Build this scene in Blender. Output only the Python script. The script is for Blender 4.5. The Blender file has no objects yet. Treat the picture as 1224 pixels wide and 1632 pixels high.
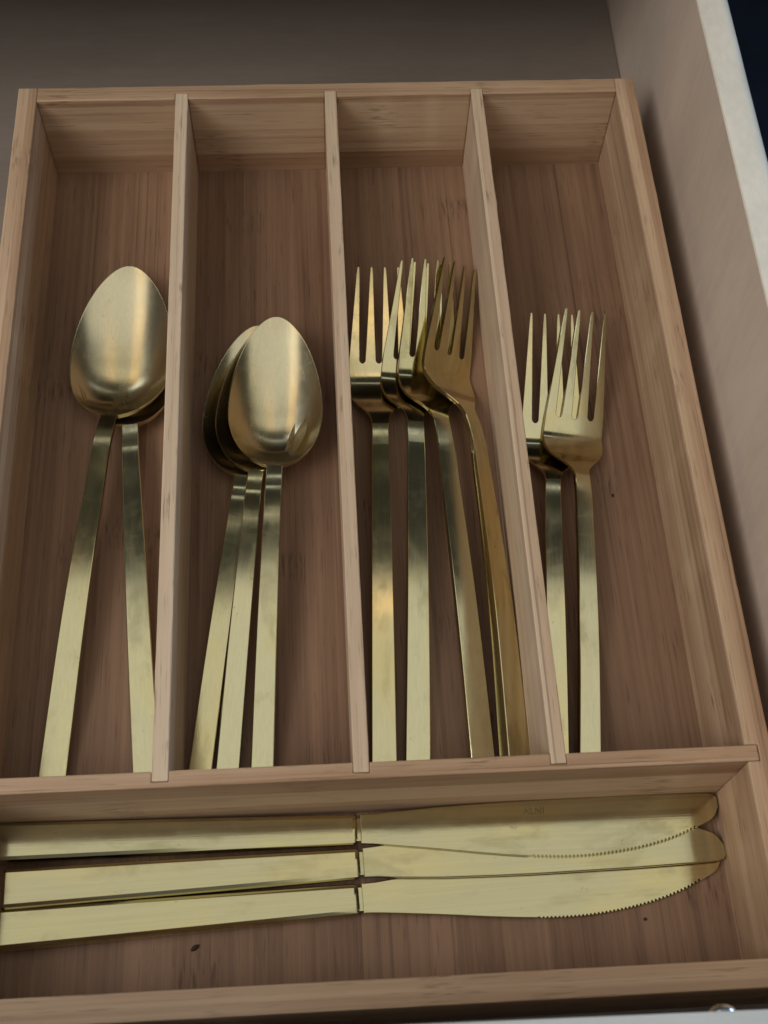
import bpy, bmesh, math, random
from mathutils import Matrix, Vector
random.seed(7)
S = 0.001                                   # all shapes below are written in millimetres
scene = bpy.context.scene
COL = scene.collection

# ------------------------------------------------------------------ camera
cam_data = bpy.data.cameras.new('camera')
cam = bpy.data.objects.new('camera', cam_data); COL.objects.link(cam)
cam.matrix_world = Matrix(((0.99816166, 0.03436814, -0.0499213, 0.1180979),
                           (-0.05367832, 0.88375243, -0.46486588, -0.1008889),
                           (0.02814149, 0.46669099, 0.88397261, 0.4067323),
                           (0, 0, 0, 1)))
cam_data.sensor_fit = 'VERTICAL'; cam_data.sensor_height = 36; cam_data.lens = 42.99
cam_data.clip_start = 0.01; cam_data.clip_end = 50
cam_data.dof.use_dof = True; cam_data.dof.focus_distance = 0.44; cam_data.dof.aperture_fstop = 20
scene.camera = cam

# ------------------------------------------------------------------ world and lamps
world = bpy.data.worlds.new('World'); scene.world = world; world.use_nodes = True
bg = world.node_tree.nodes['Background']
bg.inputs[0].default_value = (0.95, 1.0, 0.90, 1); bg.inputs[1].default_value = 0.036

def area(name, loc, target, sx, sy, watts, col):
    l = bpy.data.lights.new(name, 'AREA'); l.shape = 'RECTANGLE'; l.size = sx; l.size_y = sy
    l.energy = watts; l.color = col
    o = bpy.data.objects.new(name, l); COL.objects.link(o); o.location = loc
    d = Vector(target) - Vector(loc); o.rotation_euler = d.to_track_quat('-Z', 'Y').to_euler()
    return o
area('ceiling_light', (-0.10, -0.625, 1.9), (-0.10, -0.625, 0), 3.0, 2.75, 20.5, (0.99, 1.0, 0.93))
area('window_light', (-1.10, -0.45, 1.50), (0.1, 0.1, 0), 1.1, 1.0, 18, (1.0, 0.98, 0.95))
area('window_light_back', (-0.85, 1.05, 1.10), (0.1, 0.1, 0), 0.62, 0.46, 1.5, (0.84, 0.93, 1.0))
area('back_strip_light', (0.25, 1.15, 1.10), (0.1, 0.1, 0), 1.4, 0.10, 0.40, (0.92, 0.97, 1.0))  # added strip lamp for the thin bright line mirrored in bowls and necks
area('window_light_side', (1.35, 0.40, 0.30), (0.27, 0.2, 0.095), 0.9, 0.36, 13.0, (0.50, 0.72, 1.0))
area('warm_light', (-0.80, 0.62, 1.45), (0.1, 0.1, 0), 0.45, 0.40, 0.50, (1.0, 0.68, 0.32))
area('orange_band_light', (0.22, 0.575, 1.7), (0.22, 0.575, 0), 0.42, 0.065, 0.10, (1.0, 0.52, 0.10))  # added lamp, no known fixture; mirrors as an orange band on the fork tines

scene.view_settings.view_transform = 'Standard'; scene.view_settings.look = 'None'
scene.view_settings.exposure = 0.0; scene.view_settings.gamma = 1.0
scene.render.resolution_x = 768; scene.render.resolution_y = 1024
scene.render.engine = 'CYCLES'

# ------------------------------------------------------------------ node helpers
class NT:
    def __init__(s, name):
        s.m = bpy.data.materials.new(name); s.m.use_nodes = True
        s.t = s.m.node_tree; s.b = s.t.nodes['Principled BSDF']
    def n(s, typ, **kw):
        nd = s.t.nodes.new(typ)
        for k, v in kw.items(): setattr(nd, k, v)
        return nd
    def put(s, sock, v):
        if v is None: return
        if hasattr(v, 'is_output'): s.t.links.new(v, sock)
        else: sock.default_value = v
    def math(s, op, a, b=None, c=None, clamp=False):
        nd = s.n('ShaderNodeMath', operation=op, use_clamp=clamp)
        for i, v in enumerate((a, b, c)): s.put(nd.inputs[i], v) if v is not None else None
        return nd.outputs[0]
    def mix(s, fac, a, b, mode='MIX'):
        nd = s.n('ShaderNodeMix', data_type='RGBA', blend_type=mode)
        s.put(nd.inputs[0], fac); s.put(nd.inputs[6], a); s.put(nd.inputs[7], b)
        return nd.outputs[2]
    def noise(s, vec, scale=1, detail=3, rough=0.55, dist=0):
        nd = s.n('ShaderNodeTexNoise'); s.put(nd.inputs['Vector'], vec)
        nd.inputs['Scale'].default_value = scale; nd.inputs['Detail'].default_value = detail
        nd.inputs['Roughness'].default_value = rough; nd.inputs['Distortion'].default_value = dist
        return nd.outputs[0]
    def ramp(s, v, lo, hi, a=0, b=1, smooth=True):
        nd = s.n('ShaderNodeMapRange', interpolation_type='SMOOTHSTEP' if smooth else 'LINEAR')
        s.put(nd.inputs[0], v)
        for i, q in enumerate((lo, hi, a, b)): nd.inputs[1 + i].default_value = q
        return nd.outputs[0]
    def scale(s, vec, sc):
        nd = s.n('ShaderNodeVectorMath', operation='MULTIPLY'); s.put(nd.inputs[0], vec); nd.inputs[1].default_value = sc
        return nd.outputs[0]
    def bump(s, h, strength, dist):
        nd = s.n('ShaderNodeBump'); nd.inputs['Strength'].default_value = strength; nd.inputs['Distance'].default_value = dist
        s.put(nd.inputs['Height'], h); s.put(s.b.inputs['Normal'], nd.outputs[0])

def rgba(c): return (c[0], c[1], c[2], 1)

def bamboo(name, axis, light, dark, strip=9.0, offs=0.0, node_gap=0.17, tw=0.52):
    """laminated bamboo, fibres along axis (0 = x, 1 = y); strips run along the fibres"""
    q = NT(name)
    tc = q.n('ShaderNodeTexCoord'); sep = q.n('ShaderNodeSeparateXYZ')
    oi = q.n('ShaderNodeObjectInfo')
    q.t.links.new(tc.outputs['Object'], sep.inputs[0])
    along = sep.outputs[axis]; across = q.math('ADD', sep.outputs[1 - axis], q.math('MULTIPLY', sep.outputs[2], 1.0))
    across = q.math('ADD', across, 0.5 + offs)
    along = q.math('ADD', along, q.math('MULTIPLY', oi.outputs['Random'], 3.0))
    cell = q.math('FLOOR', q.math('MULTIPLY', across, 1000.0 / strip))
    wn = q.n('ShaderNodeTexWhiteNoise', noise_dimensions='1D'); q.put(wn.inputs['W'], cell)
    tone = wn.outputs[0]
    comb = q.n('ShaderNodeCombineXYZ')
    q.put(comb.inputs[0], across); q.put(comb.inputs[1], q.math('ADD', along, q.math('MULTIPLY', tone, 1.7)))
    v = comb.outputs[0]
    streak = q.noise(q.scale(v, (420, 5, 1)), 1, 4, 0.6)
    fine = q.noise(q.scale(v, (1900, 11, 1)), 1, 3, 0.6)
    broad = q.noise(q.scale(v, (34, 7, 1)), 1, 3, 0.5)
    hair = q.ramp(q.noise(q.scale(v, (700, 3.5, 1)), 1, 2, 0.5), 0.60, 0.74)
    # culm nodes: short flecked bands, at another place on every strip
    w2 = q.n('ShaderNodeTexWhiteNoise', noise_dimensions='1D'); q.put(w2.inputs['W'], q.math('ADD', cell, 31.7))
    ph = q.math('ADD', along, q.math('MULTIPLY', w2.outputs[0], node_gap))
    fr = q.math('SUBTRACT', q.math('FRACT', q.math('DIVIDE', ph, node_gap)), 0.5)
    dist = q.math('MULTIPLY', q.math('ABSOLUTE', fr), node_gap)
    band = q.ramp(dist, 0.002, 0.009, 1, 0)
    fleck = q.ramp(q.noise(q.scale(v, (900, 90, 1)), 1, 3, 0.6), 0.48, 0.66)
    knot = q.math('MULTIPLY', band, fleck)
    f = q.math('ADD', q.math('MULTIPLY', streak, 0.75), q.math('ADD', q.math('MULTIPLY', tone, tw), (0.52 - tw) / 2))
    f = q.math('ADD', f, q.math('MULTIPLY', broad, 0.55))
    f = q.math('ADD', f, q.math('MULTIPLY', fine, 0.35))
    f = q.ramp(f, 0.74, 1.34, 0, 1, False)
    col = q.mix(f, rgba(dark), rgba(light))
    deep = tuple(c * 0.42 for c in dark)
    pore = q.ramp(q.noise(q.scale(v, (1250, 55, 1)), 1, 2, 0.5), 0.60, 0.70)
    col = q.mix(q.math('MULTIPLY', hair, 0.50), col, rgba(deep))
    col = q.mix(q.math('MULTIPLY', pore, 0.38), col, rgba(deep))
    col = q.mix(q.math('MULTIPLY', knot, 0.62), col, rgba((deep[0], deep[1] * 0.9, deep[2] * 0.85)))
    q.put(q.b.inputs['Base Color'], col)
    q.put(q.b.inputs['Roughness'], q.ramp(streak, 0.2, 0.8, 0.50, 0.66))
    q.b.inputs['Specular IOR Level'].default_value = 0.35
    q.bump(q.math('SUBTRACT', q.math('ADD', fine, streak), q.math('MULTIPLY', hair, 0.6)), 0.22, 0.0003)
    return q.m

def gold(name, tint=(0.585, 0.53, 0.33), rough=0.125, tarnish=0.42):
    q = NT(name)
    tc = q.n('ShaderNodeTexCoord'); oi = q.n('ShaderNodeObjectInfo')
    ad = q.n('ShaderNodeVectorMath', operation='ADD'); q.put(ad.inputs[0], tc.outputs['Object'])
    cb = q.n('ShaderNodeCombineXYZ'); r = q.math('MULTIPLY', oi.outputs['Random'], 5.0)
    for i in range(3): q.put(cb.inputs[i], r)
    q.put(ad.inputs[1], cb.outputs[0]); v = ad.outputs[0]
    brush = q.noise(q.scale(v, (2600, 26, 2600)), 1, 3, 0.6)
    blot = q.noise(q.scale(v, (95, 38, 95)), 1, 4, 0.6, 0.4)
    yell = q.noise(q.scale(v, (45, 17, 45)), 1, 3, 0.5)
    spot = q.ramp(q.noise(q.scale(v, (420, 330, 420)), 1, 2, 0.5), 0.71, 0.80)
    scr = q.ramp(q.noise(q.scale(v, (1400, 42, 900)), 1, 2, 0.5, 1.2), 0.70, 0.80)
    col = q.mix(q.math('MULTIPLY', q.ramp(yell, 0.45, 0.68), 0.55), rgba(tint), (0.65, 0.51, 0.22, 1))
    col = q.mix(q.math('MULTIPLY', q.ramp(blot, 0.52, 0.70), tarnish), col, (0.33, 0.285, 0.15, 1))
    col = q.mix(q.math('MULTIPLY', spot, 0.40), col, (0.16, 0.12, 0.06, 1))
    col = q.mix(q.math('MULTIPLY', scr, 0.22), col, (0.26, 0.22, 0.12, 1))
    col = q.mix(q.math('MULTIPLY', oi.outputs['Random'], 0.30), col, (0.56, 0.47, 0.24, 1))
    lines = q.ramp(q.noise(q.scale(v, (1500, 9, 1500)), 1, 3, 0.65), 0.30, 0.70, 0.965, 1.03)
    lm = q.n('ShaderNodeVectorMath', operation='SCALE'); q.put(lm.inputs[0], col); q.put(lm.inputs['Scale'], lines); col = lm.outputs[0]
    smear = q.ramp(q.noise(q.scale(v, (60, 120, 60)), 1, 5, 0.65, 1.5), 0.50, 0.62)
    q.put(q.b.inputs['Base Color'], col)
    q.b.inputs['Metallic'].default_value = 1
    rr = q.math('ADD', q.math('MULTIPLY', brush, 0.07), rough - 0.035)
    rr = q.math('ADD', rr, q.math('MULTIPLY', q.ramp(blot, 0.45, 0.75), 0.07))
    rr = q.math('ADD', rr, q.math('MULTIPLY', smear, 0.022))
    q.put(q.b.inputs['Roughness'], rr)
    q.bump(brush, 0.05, 0.0001)
    return q.m

def plain(name, col, rough=0.5, var=0.12, sc=(40, 40, 40), metal=0.0, spec=0.5, bump=0.0):
    q = NT(name)
    tc = q.n('ShaderNodeTexCoord')
    a = q.noise(q.scale(tc.outputs['Object'], sc), 1, 4, 0.6)
    f = q.noise(q.scale(tc.outputs['Object'], tuple(12 * s for s in sc)), 1, 2, 0.6)
    k = q.math('ADD', q.math('MULTIPLY', a, 0.7), q.math('MULTIPLY', f, 0.3))
    lo = tuple(c * (1 - var) for c in col); hi = tuple(min(1, c * (1 + var)) for c in col)
    q.put(q.b.inputs['Base Color'], q.mix(q.ramp(k, 0.3, 0.7), rgba(lo), rgba(hi)))
    q.put(q.b.inputs['Roughness'], q.ramp(a, 0.3, 0.7, rough - 0.05, rough + 0.08))
    q.b.inputs['Metallic'].default_value = metal; q.b.inputs['Specular IOR Level'].default_value = spec
    if bump: q.bump(f, bump, 0.0002)
    return q.m

WL, WD = (0.57, 0.395, 0.258), (0.31, 0.176, 0.097)
M_WALL_Y = bamboo('bamboo_side', 1, WL, WD, 6.0, 0.0, 0.17, 0.34)
M_WALL_X = bamboo('bamboo_end', 0, WL, WD, 14.0, 0.003)
M_DIV = bamboo('bamboo_divider', 1, (0.63, 0.48, 0.345), (0.46, 0.31, 0.20), 2.3, 0.001, 0.17, 0.25)
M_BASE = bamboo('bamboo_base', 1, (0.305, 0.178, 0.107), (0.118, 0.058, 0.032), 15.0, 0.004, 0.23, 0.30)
M_GOLD = gold('brushed_gold')
M_GOLD_BOWL = gold('brushed_gold_bowl', (0.62, 0.545, 0.38), 0.215, 0.06)
M_GOLD_KNIFE = gold('brushed_gold_knife', (0.495, 0.45, 0.275), 0.10, 0.50)
M_DRAWER = plain('drawer_laminate', (0.63, 0.505, 0.41), 0.42, 0.09, (6, 25, 6), spec=0.4)
M_EDGE = plain('drawer_laminate_lit_edge', (0.74, 0.67, 0.57), 0.2, 0.10, (30, 18, 30), spec=0.6)  # same melamine as the sides, coloured paler for the light on its top
M_BOTTOM = plain('drawer_bottom_laminate', (0.22, 0.175, 0.145), 0.55, 0.10, (8, 40, 8))
M_FRONT = plain('drawer_front_paint', (0.50, 0.49, 0.46), 0.5, 0.05, (30, 60, 30))
M_STEEL = plain('zinc_screw', (0.72, 0.76, 0.80), 0.22, 0.08, (300, 300, 300), metal=1.0)
M_NAVY = plain('floor_in_shade', (0.010, 0.013, 0.022), 0.75, 0.25, (5, 5, 5), spec=0.2)  # near black: the shade beyond the drawer is put into this colour
M_COUNTER = plain('counter_stone', (0.10, 0.095, 0.085), 0.4, 0.2, (30, 30, 30))
M_CRUMB = plain('crumb_brown', (0.035, 0.020, 0.012), 0.8, 0.4, (900, 900, 900), bump=0.5)
M_ENGRAVE = plain('engraved_gold', (0.24, 0.20, 0.10), 0.32, 0.1, (300, 300, 300), metal=1.0)

# ------------------------------------------------------------------ object helpers
def link(name, me, mat, parent=None, loc=(0, 0, 0)):
    o = bpy.data.objects.new(name, me); COL.objects.link(o); o.location = [c * S for c in loc]
    if mat: me.materials.append(mat)
    if parent: o.parent = parent
    return o
def tag(o, label, cat, group=None):
    o['label'] = label; o['category'] = cat
    if group: o['group'] = group
    return o
def empty(name, loc, rot=(0, 0, 0)):
    o = bpy.data.objects.new(name, None); COL.objects.link(o); o.empty_display_size = 0.02
    o.location = [c * S for c in loc]; o.rotation_euler = rot
    return o
def finish(bm, name, angle=28):
    me = bpy.data.meshes.new(name)
    for v in bm.verts: v.co *= S
    bmesh.ops.recalc_face_normals(bm, faces=bm.faces)
    bm.to_mesh(me); bm.free()
    me.polygons.foreach_set('use_smooth', [True] * len(me.polygons))
    me.set_sharp_from_angle(angle=math.radians(angle))
    return me
def prism(pts, z0, z1, bev=0.0, seg=2, keep=None):
    """closed outline in x,y raised from z0 to z1; outer edges eased by bev; keep(v0, v1) -> edge stays sharp"""
    bm = bmesh.new()
    vs = [bm.verts.new((x, y, z1)) for x, y in pts]
    f = bm.faces.new(vs)
    r = bmesh.ops.extrude_face_region(bm, geom=[f])
    for v in r['geom']:
        if isinstance(v, bmesh.types.BMVert): v.co.z = z0
    bm.normal_update()
    if bev:
        es = []
        for e in bm.edges:
            a, b = e.verts
            if keep and keep(a.co, b.co): continue
            if len(e.link_faces) == 2 and e.calc_face_angle(0) > 0.6: es.append(e)
        bmesh.ops.bevel(bm, geom=es, offset=bev, segments=seg, profile=0.5, affect='EDGES', clamp_overlap=True)
    return bm
def rect(x0, x1, y0, y1): return [(x0, y0), (x1, y0), (x1, y1), (x0, y1)]
def pchip(keys):
    xs = [k[0] for k in keys]; ys = [k[1] for k in keys]; n = len(xs)
    h = [xs[i + 1] - xs[i] for i in range(n - 1)]; d = [(ys[i + 1] - ys[i]) / h[i] for i in range(n - 1)]
    m = [d[0]] + [(d[i - 1] * h[i] + d[i] * h[i - 1]) / (h[i] + h[i - 1]) for i in range(1, n - 1)] + [d[-1]]
    def f(x):
        if x <= xs[0]: return ys[0] + (x - xs[0]) * m[0]
        if x >= xs[-1]: return ys[-1] + (x - xs[-1]) * m[-1]
        i = max(k for k in range(n - 1) if xs[k] <= x)
        t = (x - xs[i]) / h[i]
        return ((2 * t**3 - 3 * t**2 + 1) * ys[i] + (t**3 - 2 * t**2 + t) * h[i] * m[i]
                + (-2 * t**3 + 3 * t**2) * ys[i + 1] + (t**3 - t**2) * h[i] * m[i + 1])
    return f
def sstep(y, a, b):
    t = min(1, max(0, (y - a) / (b - a))); return t * t * (3 - 2 * t)
def slice_y(bm, y0, y1, step):
    y = y0 + step
    while y < y1 - 1e-4:
        bmesh.ops.bisect_plane(bm, geom=bm.verts[:] + bm.edges[:] + bm.faces[:], dist=1e-5, plane_co=(0, y, 0), plane_no=(0, 1, 0))
        y += step
def bend(bm, prof, side=None):
    for v in bm.verts:
        y = v.co.y
        v.co.z += prof(y)
        if side: v.co.x += side(y)

# ------------------------------------------------------------------ setting: floor far below, cabinet the drawer slides out of
fl = link('floor', finish(prism(rect(-2500, 2500, -2500, 2500), -720, -700), 'floor'), M_NAVY); fl['kind'] = 'structure'
ct = link('countertop', finish(prism(rect(-1100, 1100, 306, 900), 122, 156, 3), 'countertop'), M_COUNTER); ct['kind'] = 'structure'

# ------------------------------------------------------------------ drawer
DR = tag(empty('drawer', (0, 0, -6.2), (0, 0, -0.012)), 'open kitchen drawer with taupe sides holding the bamboo cutlery tray', 'drawer')
link('bottom_panel', finish(prism(rect(-150, 261.6, -71.6, 438), -8, 0), 'bottom_panel'), M_BOTTOM, DR)
def along_y(sec, y0, y1):
    bm = bmesh.new()
    a = [bm.verts.new((x, y0, z)) for x, z in sec]; b = [bm.verts.new((x, y1, z)) for x, z in sec]
    n = len(sec)
    for i in range(n): bm.faces.new((a[i], a[(i + 1) % n], b[(i + 1) % n], b[i]))
    bm.faces.new(a); bm.faces.new(list(reversed(b)))
    return bm
def side_panel(xi, xo, nm):                                         # inner and outer face; the outer top edge is rounded
    d = 1 if xo > xi else -1; R = 5.4; zt = 99.2; t = 0.7
    arc = lambda r: [(xo - d * R + d * r * math.sin(k * math.pi / 20), zt - R + r * math.cos(k * math.pi / 20)) for k in range(11)]
    p = link(nm, finish(along_y([(xi, -20), (xi, zt - t)] + arc(R - t) + [(xo - d * t, -20)], -71.4, 452), nm, 40), M_DRAWER, DR)
    band = [(xi - d * 0.05, zt - t + 0.02), (xi + d * 0.3, zt)] + arc(R) + list(reversed(arc(R - t + 0.02)))
    link('edge_band', finish(along_y(band, -71.3, 451.9), 'edge_band', 40), M_EDGE, p)
    return p
side_panel(262, 275.6, 'side_panel'); side_panel(-150.4, -164, 'side_panel')
link('back_panel', finish(prism(rect(-150, 261.6, 438.3, 452), -20, 90, 0.8), 'back_panel'), M_DRAWER, DR)
fp = link('front_panel', finish(prism(rect(-240, 360, -92, -71.8), -40, 97, 0.8), 'front_panel'), M_FRONT, DR)
bm = bmesh.new()                                                   # pan-head screw in the back of the drawer front
prof = [(0, 2.0), (1.1, 1.95), (2.1, 1.65), (2.9, 1.0), (3.5, 0.25), (3.5, -0.6)]
rows = []
for r_, h_ in prof:
    rows.append([bm.verts.new((r_ * math.cos(a * math.pi / 12), h_, r_ * math.sin(a * math.pi / 12))) for a in range(24)] if r_ else [bm.verts.new((0, h_, 0))])
for i in range(len(rows) - 1):
    for a in range(24):
        b = (a + 1) % 24
        if len(rows[i]) == 1: bm.faces.new((rows[i][0], rows[i + 1][a], rows[i + 1][b]))
        else: bm.faces.new((rows[i][a], rows[i + 1][a], rows[i + 1][b], rows[i][b]))
link('screw', finish(bm, 'screw', 60), M_STEEL, fp, (213.0, -71.8, 91.5))

# ------------------------------------------------------------------ bamboo tray
H = 41.8
X0, X1, XA, XB = 0.0, 7.65, 246.0, 254.0
YB1, YB0, YF1, YF0, YC0, YC1 = 284.8, 292.3, -57.0, -64.8, 0.3, 5.3
DIV = [(63.8, 68.8), (124.65, 129.55), (185.2, 190.0)]
TR = tag(empty('cutlery_tray', (0, 0, -6)), 'carbonized bamboo cutlery tray with four long slots and a crosswise knife slot', 'tray')
def tp(name, pts, z0, z1, mat, bev=0.45):
    bm = prism(pts, z0, z1, bev, 2)
    if bev:
        xs = [p[0] for p in pts]; ys = [p[1] for p in pts]; rnd = random.Random(len(name) + int(xs[0] * 7))
        ax = 0 if max(xs) - min(xs) > max(ys) - min(ys) else 1
        lo, hi = (min(xs), max(xs)) if ax == 0 else (min(ys), max(ys)); c = lo + 5
        while c < hi - 4:
            co = (c, 0, 0) if ax == 0 else (0, c, 0); no = (1, 0, 0) if ax == 0 else (0, 1, 0)
            bmesh.ops.bisect_plane(bm, geom=bm.verts[:] + bm.edges[:] + bm.faces[:], dist=1e-5, plane_co=co, plane_no=no)
            c += rnd.uniform(3, 9)
        for v in bm.verts:
            if v.co.z > z1 - 0.2 and lo + 4.5 < v.co[ax] < hi - 3.5:
                k = 1.0 if rnd.random() > 0.06 else 3.2
                v.co.z -= abs(rnd.gauss(0, 0.05)) * k; v.co[1 - ax] += rnd.gauss(0, 0.05) * k
    return link(name, finish(bm, name, 14), mat, TR, (0, 0, 6))
g = 0.12
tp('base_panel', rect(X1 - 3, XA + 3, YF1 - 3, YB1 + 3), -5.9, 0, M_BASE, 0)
tp('side_wall', [(X0, YF0), (X1, YF0), (X1, YC0 - g), (X1 - 4, YC0 - g), (X1 - 4, YC1 + g), (X1, YC1 + g), (X1, YB0), (X0, YB0)], -6, H, M_WALL_Y)
tp('side_wall', [(XA, YF0), (XB, YF0), (XB, YB0), (XA, YB0), (XA, YC1 + g), (XA + 4, YC1 + g), (XA + 4, YC0 - g), (XA, YC0 - g)], -6, H, M_WALL_Y)
pts = [(X1 + 0.05, YB0), (X1 + 0.05, YB1)]
for a, b in DIV: pts += [(a - g, YB1), (a - g, YB1 + 3.2), (b + g, YB1 + 3.2), (b + g, YB1)]
pts += [(XA - 0.05, YB1), (XA - 0.05, YB0)]
tp('back_wall', pts, -6, H - 0.05, M_WALL_X)
tp('front_wall', rect(X1 + 0.05, XA - 0.05, YF0, YF1), -6, H - 0.05, M_WALL_X)
pts = [(X1 - 3.7, YC1), (X1 - 3.7, YC0), (XA + 3.7, YC0), (XA + 3.7, YC1)]
for a, b in reversed(DIV): pts += [(b + g, YC1), (b + g, YC1 - 3.3), (a - g, YC1 - 3.3), (a - g, YC1)]
tp('cross_divider', pts, 0.02, H - 0.1, M_WALL_X, 0.35)
for a, b in DIV: tp('divider', rect(a, b, YC1 - 3.1, YB1 + 3.0), 0.02, H - 0.02, M_DIV, 0.35)

# ------------------------------------------------------------------ cutlery builders (local y runs from the handle's end to the tip)
def handle_mesh(y1, w0, w1, th, prof, side=None, wmid=None, th0=None):
    ww = pchip([(0, w0), (y1 * 0.55, wmid or (w0 * 0.55 + w1 * 0.45)), (y1 - 12, w1 * 1.03), (y1, w1)])
    n = 14; ys = [y1 * i / n for i in range(n + 1)]
    pts = [(ww(y), y) for y in ys] + [(-ww(y), y) for y in reversed(ys)]
    bm = prism(pts, -th, 0, 0.32, 2, keep=lambda a, b: abs(a.y - y1) < 1e-4 and abs(b.y - y1) < 1e-4)
    slice_y(bm, 0, y1, 3.0)
    if th0:
        for v in bm.verts: v.co.z *= 1 + (th0 / th - 1) * (1 - v.co.y / y1)
    bend(bm, prof, side)
    return finish(bm, 'handle', 20)

def spoon(L, yk, yn, W, depth, w0, w1, root, side=None, zend=2.6, zk=12.5, zr=10.0, zt=7.2, vw=0.36):
    prof = pchip([(0, zend), (yk * 0.5, zend + (zk - zend) * 0.77), (yk * 0.85, zend + (zk - zend) * 0.98), (yk, zk), (yk + (yn - yk) * 0.5, zk - 1.0),
                  (yn, zr + 0.4), (yn + 6, zr), (yn + (L - yn) * 0.5, (zr + zt) / 2 - 0.5), (L, zt)])
    deep = pchip([(0, 0), (0.05, 0.22), (0.12, 0.70), (0.22, 1.0), (0.40, 0.95), (0.60, 0.72), (0.80, 0.38), (0.93, 0.12), (1, 0)])
    link('handle', handle_mesh(yn, w0, w1, 2.4, prof, side), M_GOLD, root)
    BL = L - yn; n = 46; m = 15
    us = [-1, -0.975, -0.93] + [-0.86 + 1.72 * i / (2 * m) for i in range(2 * m + 1)] + [0.93, 0.975, 1]
    bm = bmesh.new(); top = []; bot = []
    for i in range(n + 1):
        v = (1 - math.cos(math.pi * i / n)) / 2
        y = yn + BL * v
        if v < vw: e = math.sqrt(max(0, 1 - ((vw - v) / vw) ** 2))
        else:
            t2 = ((v - vw) / (1 - vw)) ** 2; e = math.sqrt(max(0, 1 - t2)) * (1 - 0.16 * t2)
        w = (e ** 4 * W ** 4 + (w1 * max(0, 1 - v * 4)) ** 4) ** 0.25
        w = max(w, 0.15)
        d = depth * deep(v)
        zc = prof(y); sx = side(y) if side else 0
        th = 2.4 + (1.3 - 2.4) * min(1, v * 6)
        tr, br = [], []
        for u in us:
            z = zc - d * (1 - abs(u) ** 2.1)
            tr.append(bm.verts.new((sx + u * w, y, z))); 
        for u in us:
            z = zc - d * (1 - abs(u) ** 2.1) - th
            br.append(bm.verts.new((sx + u * (w - 0.02), y, z)))
        top.append(tr); bot.append(br)
    k = len(us)
    for i in range(n):
        for j in range(k - 1):
            bm.faces.new((top[i][j], top[i][j + 1], top[i + 1][j + 1], top[i + 1][j]))
            bm.faces.new((bot[i][j], bot[i + 1][j], bot[i + 1][j + 1], bot[i][j + 1]))
        bm.faces.new((top[i][0], top[i + 1][0], bot[i + 1][0], bot[i][0]))
        bm.faces.new((top[i][k - 1], bot[i][k - 1], bot[i + 1][k - 1], top[i + 1][k - 1]))
    bm.faces.new(top[n] + list(reversed(bot[n])))
    bm.normal_update()
    es = [e for e in bm.edges if len(e.link_faces) == 2 and e.calc_face_angle(0) > 0.9 and e.verts[0].co.y > yn + 3 and e.verts[1].co.y > yn + 3]
    bmesh.ops.bevel(bm, geom=es, offset=0.33, segments=2, profile=0.5, affect='EDGES', clamp_overlap=True)
    link('bowl', finish(bm, 'bowl', 40), M_GOLD_BOWL, root)

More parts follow.
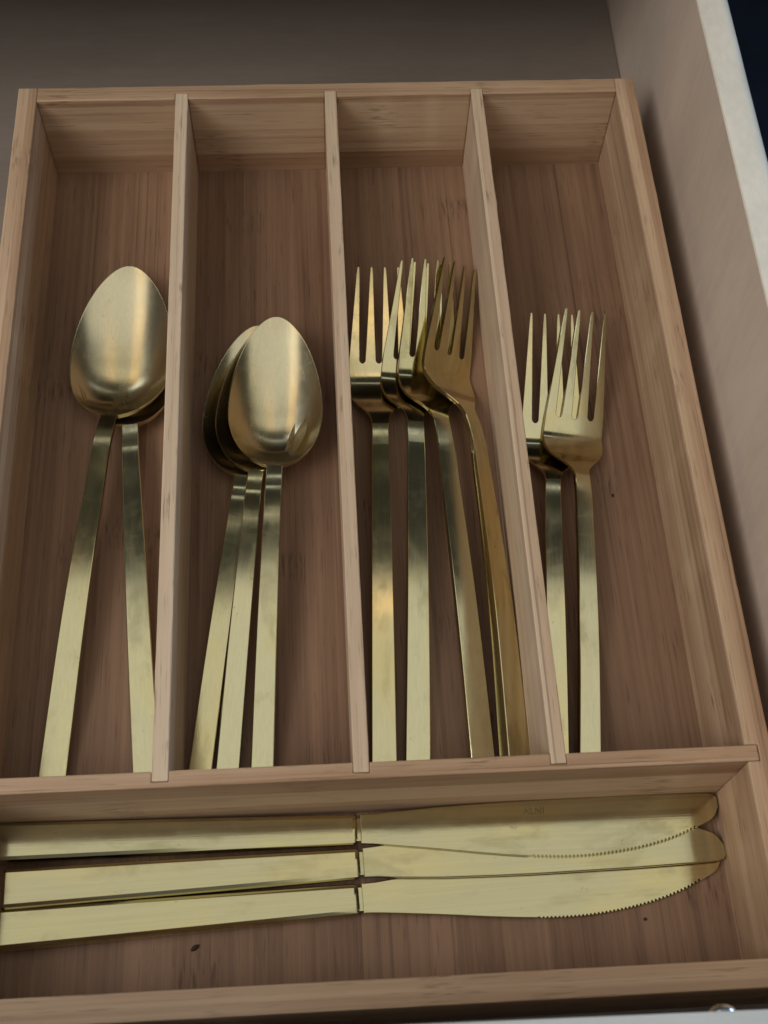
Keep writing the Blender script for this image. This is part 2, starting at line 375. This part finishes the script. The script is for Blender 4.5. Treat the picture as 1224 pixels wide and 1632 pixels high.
def fork(L, yk, yn, yc, yr, W, tip, w0, w1, root, side=None, zend=3.8, zk=11.4, ztip=12.9, zc=2.7, th0=3.8):
    d = yc - yn; sl = (ztip - zc - 0.4) / (L - yc - 2.5)
    prof = pchip([(0, zend), (yk * 0.5, zend + (zk - zend) * 0.78), (yk * 0.86, zend + (zk - zend) * 0.982), (yk, zk), (yn, zk - 0.9),
                  (yn + d * 0.28, zc + (zk - zc) * 0.64), (yn + d * 0.58, zc + (zk - zc) * 0.24), (yn + d * 0.82, zc + 0.42), (yc, zc), (yc + 2.5, zc + 0.4),
                  (yr, zc + 0.4 + sl * (yr - yc - 2.5)), (yr + (L - yr) * 0.5, zc + 0.4 + sl * ((yr + L) / 2 - yc - 2.5)), (L, ztip)])
    link('handle', handle_mesh(yn, w0, w1, 2.4, prof, side, None, th0), M_GOLD, root)
    th = 1.7
    # head: shoulders, then the rounded roots of the three slots
    hw = pchip([(yn, w1), (yn + d * 0.12, w1 * 1.12), (yn + d * 0.22, W * 0.37), (yn + d * 0.38, W * 0.62), (yn + d * 0.56, W * 0.87),
                (yn + d * 0.76, W * 0.985), (yc + 1, W), (yr + 3, W * 0.985)])
    ys = [yn + (yr + 2.2 - yn) * i / 14 for i in range(15)]
    yt = yr + 2.2; slot = 1.15
    Wt = hw(yt); tw = (2 * Wt - 6 * slot) / 4
    pts = [(hw(y), y) for y in ys]
    edges = []
    x = -Wt
    for k in range(4): edges.append((x, x + tw)); x += tw + 2 * slot
    for k in (2, 1, 0):
        c = (edges[k][1] + edges[k + 1][0]) / 2
        for a in range(9):
            an = math.pi * a / 8
            pts.append((c + slot * math.cos(an), yt - slot * 1.5 * math.sin(an)))
    pts += [(-hw(y), y) for y in reversed(ys)]
    bm = prism(pts, -th, 0, 0.22, 1, keep=lambda a, b: (abs(a.y - yt) < 1e-4 and abs(b.y - yt) < 1e-4) or (abs(a.y - yn) < 1e-4 and abs(b.y - yn) < 1e-4))
    slice_y(bm, yn, yt, 1.4)
    bend(bm, prof, side)
    hd = link('head', finish(bm, 'head', 20), M_GOLD, root)
    for k, (a, b) in enumerate(edges):
        ca = (a + b) / 2; ct_ = (k - 1.5) / 1.5 * tip; ht = 0.62
        pr = []
        N = 10
        for i in range(N + 1):
            t = i / N; y = yt + (L - yt) * t
            c = ca + (ct_ - ca) * t; h = (b - a) / 2 + (ht - (b - a) / 2) * (t ** 0.9)
            if i == N: h *= 0.8
            pr.append((c, h, y))
        pts = [(c + h, y) for c, h, y in pr] + [(pr[-1][0], L + 0.35)] + [(c - h, y) for c, h, y in reversed(pr)]
        bm = prism(pts, -th, 0, 0.2, 1, keep=lambda p, q: abs(p.y - yt) < 1e-4 and abs(q.y - yt) < 1e-4)
        slice_y(bm, yt, L, 2.0)
        for v in bm.verts:                                        # tines thin out towards the points
            t = max(0, (v.co.y - yt) / (L - yt)); v.co.z *= 1 - 0.35 * t
        bend(bm, prof, side)
        link('tine', finish(bm, 'tine', 20), M_GOLD, hd)

def knife(root, mirror=1, text=None, b=113.2):
    B = lambda y: b + (y - 115.3) * 0.985                      # blade stations, measured from the bolster
    th = 4.9
    ww = pchip([(0, 6.3), (60, 5.6), (b, 4.8)])
    ys = [b * i / 10 for i in range(11)]
    pts = [(ww(y), y) for y in ys] + [(-ww(y), y) for y in reversed(ys)]
    bm = prism(pts, -th / 2, th / 2, 1.45, 2)
    for v in bm.verts:
        t = v.co.y / b; v.co.z *= 1.42 - 0.58 * t
    link('handle', finish(bm, 'handle', 18), M_GOLD_KNIFE, root, (0, 0, 0))
    spine = [(116.4, -4.7), (121, -4.8), (126, -5.3), (142, -6.4), (160, -7.1), (175, -7.5), (205, -7.9), (226, -7.9), (234, -7.7), (236, -7.2), (236.9, -6.0), (236.8, -2.9), (235.4, -0.4), (233.5, 1.2)]
    ef = pchip([(116.4, 4.7), (120, 4.9), (127, 5.5), (141, 7.0), (157, 9.0), (173, 10.6), (190, 11.1), (202, 10.2), (213, 8.4), (224, 5.3), (233.5, 1.2)])
    edge = []
    y = 228.5
    edge += [(231.5, ef(231.5)), (230, ef(230))]
    while y > 173:                                                # serrations
        edge += [(y, ef(y)), (y - 0.35, ef(y) - 0.1), (y - 0.55, ef(y) - 0.52), (y - 0.95, ef(y) - 0.52)]
        y -= 1.3
    for yy in (171, 165, 157, 149, 141, 134, 127, 122, 118.5, 116.4): edge.append((yy, ef(yy)))
    pts = [(mirror * e, B(y)) for y, e in spine + edge]
    bm = prism(pts, -0.85, 0.85)
    stub = prism(rect(-3.6, 3.6, b - 1, b + 3), -1.6, -0.45)
    tmp_me = bpy.data.meshes.new('stub'); stub.to_mesh(tmp_me); stub.free()
    es = [e for e in bm.edges if abs(e.verts[0].co.z - e.verts[1].co.z) < 1e-6 and max(e.verts[0].co.y, e.verts[1].co.y) < B(172.5) or
          (abs(e.verts[0].co.z - e.verts[1].co.z) < 1e-6 and max(e.verts[0].co.x * mirror, e.verts[1].co.x * mirror) < 0)]
    bmesh.ops.bevel(bm, geom=es, offset=0.3, segments=2, profile=0.5, affect='EDGES', clamp_overlap=True)
    slice_y(bm, b, b + 121, 6)
    bm.from_mesh(tmp_me); bpy.data.meshes.remove(tmp_me)
    zb = pchip([(b, 1.05), (b + 3, 1.0), (b + 14, 0.25), (b + 36, 0.0), (b + 121, 0.0)])
    for v in bm.verts: v.co.z = v.co.z + zb(v.co.y)
    bl = link('blade', finish(bm, 'blade', 12), M_GOLD_KNIFE, root)
    if text:
        cu = bpy.data.curves.new('engraving', 'FONT'); cu.body = text; cu.size = 3.1; cu.extrude = 0.004; cu.align_x = 'CENTER'
        cu.space_character = 1.05
        tmp = bpy.data.objects.new('engraving_tmp', cu); COL.objects.link(tmp)
        bpy.context.view_layer.update()
        me = bpy.data.meshes.new_from_object(tmp.evaluated_get(bpy.context.evaluated_depsgraph_get()))
        bpy.data.objects.remove(tmp)
        me.transform(Matrix.Translation((-3.0 * S, B(174.5) * S, 0.878 * S)) @ Matrix.Rotation(math.radians(90), 4, 'Z') @ Matrix.Scale(S, 4))
        link('engraving', me, M_ENGRAVE, bl)

def place(name, end, to, z=0.0, pitch=0.0, roll=0.0):
    h = math.atan2(-(to[0] - end[0]), to[1] - end[1])
    return empty(name, (end[0], end[1], z), (math.radians(pitch), math.radians(roll), h))

# ---- table spoons, first slot
G1 = 'table spoons in the leftmost slot'
r = tag(place('table_spoon', (57.0, 7.0), (46.4, 145), 0.0), 'gold table spoon half hidden beneath another spoon, its handle against the first divider', 'spoon', G1)
spoon(219, 133, 143, 19.3, 7.6, 4.6, 3.1, r, None, zk=10.5, zr=8.6, zt=8.4)
r = tag(place('table_spoon', (24.6, 7.0), (38.3, 147), 0.0, 0, -3), 'large gold table spoon lying on top in the leftmost slot, bowl fully visible', 'spoon', G1)
spoon(214.5, 134, 146, 20.2, 8.0, 4.7, 3.2, r, lambda y: 1.9 * sstep(y, 140, 170) - max(0, y - 165) * 0.055, zk=14.0, zr=11.2, zt=15.2)

# ---- dessert spoons, second slot
G2 = 'dessert spoons in the second slot from the left'
r = tag(place('dessert_spoon', (73.0, 7.0), (87.6, 118), 0.0), 'gold dessert spoon lowest of the three nested ones, its dark bowl edge showing at left', 'spoon', G2)
spoon(189, 111, 120, 17.7, 7.2, 4.0, 2.9, r, lambda y: -max(0, y - 116) * 0.03, zk=9.6, zr=8.4, zt=8.2)
r = tag(place('dessert_spoon', (82.6, 7.0), (93.0, 118), 0.6, 0.45), 'gold dessert spoon in the middle of the nested three, mostly hidden by the top one', 'spoon', G2)
spoon(187, 111, 120, 17.7, 7.2, 4.0, 2.9, r, lambda y: max(0, y - 116) * 0.012, zk=11.4, zr=9.6, zt=10.0)
r = tag(place('dessert_spoon', (94.6, 7.0), (100.9, 118), 0.8, 0.9, -2), 'gold dessert spoon on top of the nested three, its bowl fully visible', 'spoon', G2)
spoon(185.5, 111, 120, 17.9, 7.6, 3.9, 3.0, r, lambda y: -max(0, y - 116) * 0.03, zk=12.6, zr=11.0, zt=13.4)

# ---- table forks, third slot
G3 = 'table forks in the third slot'
FM = dict(L=212, yk=131, yn=139, yc=164, yr=170.5, W=12.0, tip=8.1, w0=4.35, w1=3.2)
def sway(K, a, b): return lambda y: a * sstep(y, K['yk'] - 6, K['yc']) + b * max(0, y - K['yc'])
r = tag(place('table_fork', (135.5, 7.0), (140.94, 142), 0.0), 'gold table fork lying flat leftmost in the third slot, beside the middle divider', 'fork', G3)
fork(root=r, **FM)
r = tag(place('table_fork', (146.1, 7.0), (152.8, 142), 0.4, 0.35, 8), 'gold table fork second from left in the third slot, its tines over the leftmost fork', 'fork', G3)
fork(root=r, side=sway(FM, 0.0, 0.058), **dict(FM, ztip=14.5))
r = tag(place('table_fork', (168.5, 7.0), (162.0, 142), 1.2, 0.6, 13), 'gold table fork third from left in the third slot, handle slanting to the right', 'fork', G3)
fork(root=r, side=sway(FM, -0.4, 0.085), **dict(FM, ztip=14.5))
r = tag(place('table_fork', (179.1, 7.0), (170.0, 142), 3.6, 0.5, 36), 'gold table fork tipped on its side against the third divider, reflecting brown wood', 'fork', G3)
fork(root=r, side=sway(FM, -2.0, 0.135), **dict(FM, ztip=14, w0=5.2, th0=4.8))

# ---- dessert forks, fourth slot
G4 = 'dessert forks in the rightmost slot'
FR = dict(L=187, yk=106, yn=112.5, yc=134, yr=140.5, W=11.8, tip=8.1, w0=3.9, w1=2.95)
r = tag(place('dessert_fork', (193.95, 7.0), (203.5, 114), 0.0), 'gold dessert fork under the other in the rightmost slot, partly behind the third divider', 'fork', G4)
fork(root=r, side=sway(FR, 1.7, 0.0), **FR)
r = tag(place('dessert_fork', (204.0, 7.0), (213.3, 122), 1.4, 0.6, 9), 'gold dessert fork lying on top in the rightmost slot, all four tines visible', 'fork', G4)
fork(root=r, side=sway(FR, -0.1, 0.09), **dict(FR, zk=12.0, ztip=12.2))

# ---- knives, front slot
G5 = 'table knives in the front slot'
def kplace(end, to, z, pitch, roll=0):
    return place('table_knife', end, to, z, pitch, roll)
r = tag(kplace((12.3, -32.65), (126.3, -28.2), 4.9, -1.0), 'gold table knife nearest the front of the tray, serrated edge facing forward', 'knife', G5); knife(r, 1)
r = tag(kplace((13.0, -20.63), (126.2, -17.4), 5.9, -0.6), 'gold table knife between the other two, its serrated edge turned to the back', 'knife', G5); knife(r, -1)
r = tag(kplace((8.9, -6.0), (126.4, -6.9), 6.8, -0.3), 'gold table knife nearest the cross divider, faint engraved word on its blade', 'knife', G5); knife(r, 1, 'ALNI', 116.8)

# ---- crumbs
def crumb(loc, sx, sy, sz, rz, label):
    bm = bmesh.new(); bmesh.ops.create_icosphere(bm, subdivisions=2, radius=1)
    rnd = random.Random(int(loc[0] * 10))
    for v in bm.verts:
        k = 1 + rnd.uniform(-0.18, 0.18); v.co = Vector((v.co.x * sx * k, v.co.y * sy * k, v.co.z * sz * k))
    o = link('crumb', finish(bm, 'crumb', 40), M_CRUMB, None, (loc[0], loc[1], sz * 0.85)); o.rotation_euler.z = rz
    tag(o, label, 'crumb')
crumb((73.1, -39.9), 1.5, 0.75, 0.6, 0.6, 'dark oblong crumb on the tray base in front of the knives')
crumb((217.1, -38.3), 0.55, 0.5, 0.4, 0.2, 'tiny dark crumb below the serrated tip of the nearest knife')
crumb((228.6, 116.6), 0.55, 0.7, 0.4, 0.1, 'tiny dark crumb on the base beside the upper dessert fork')
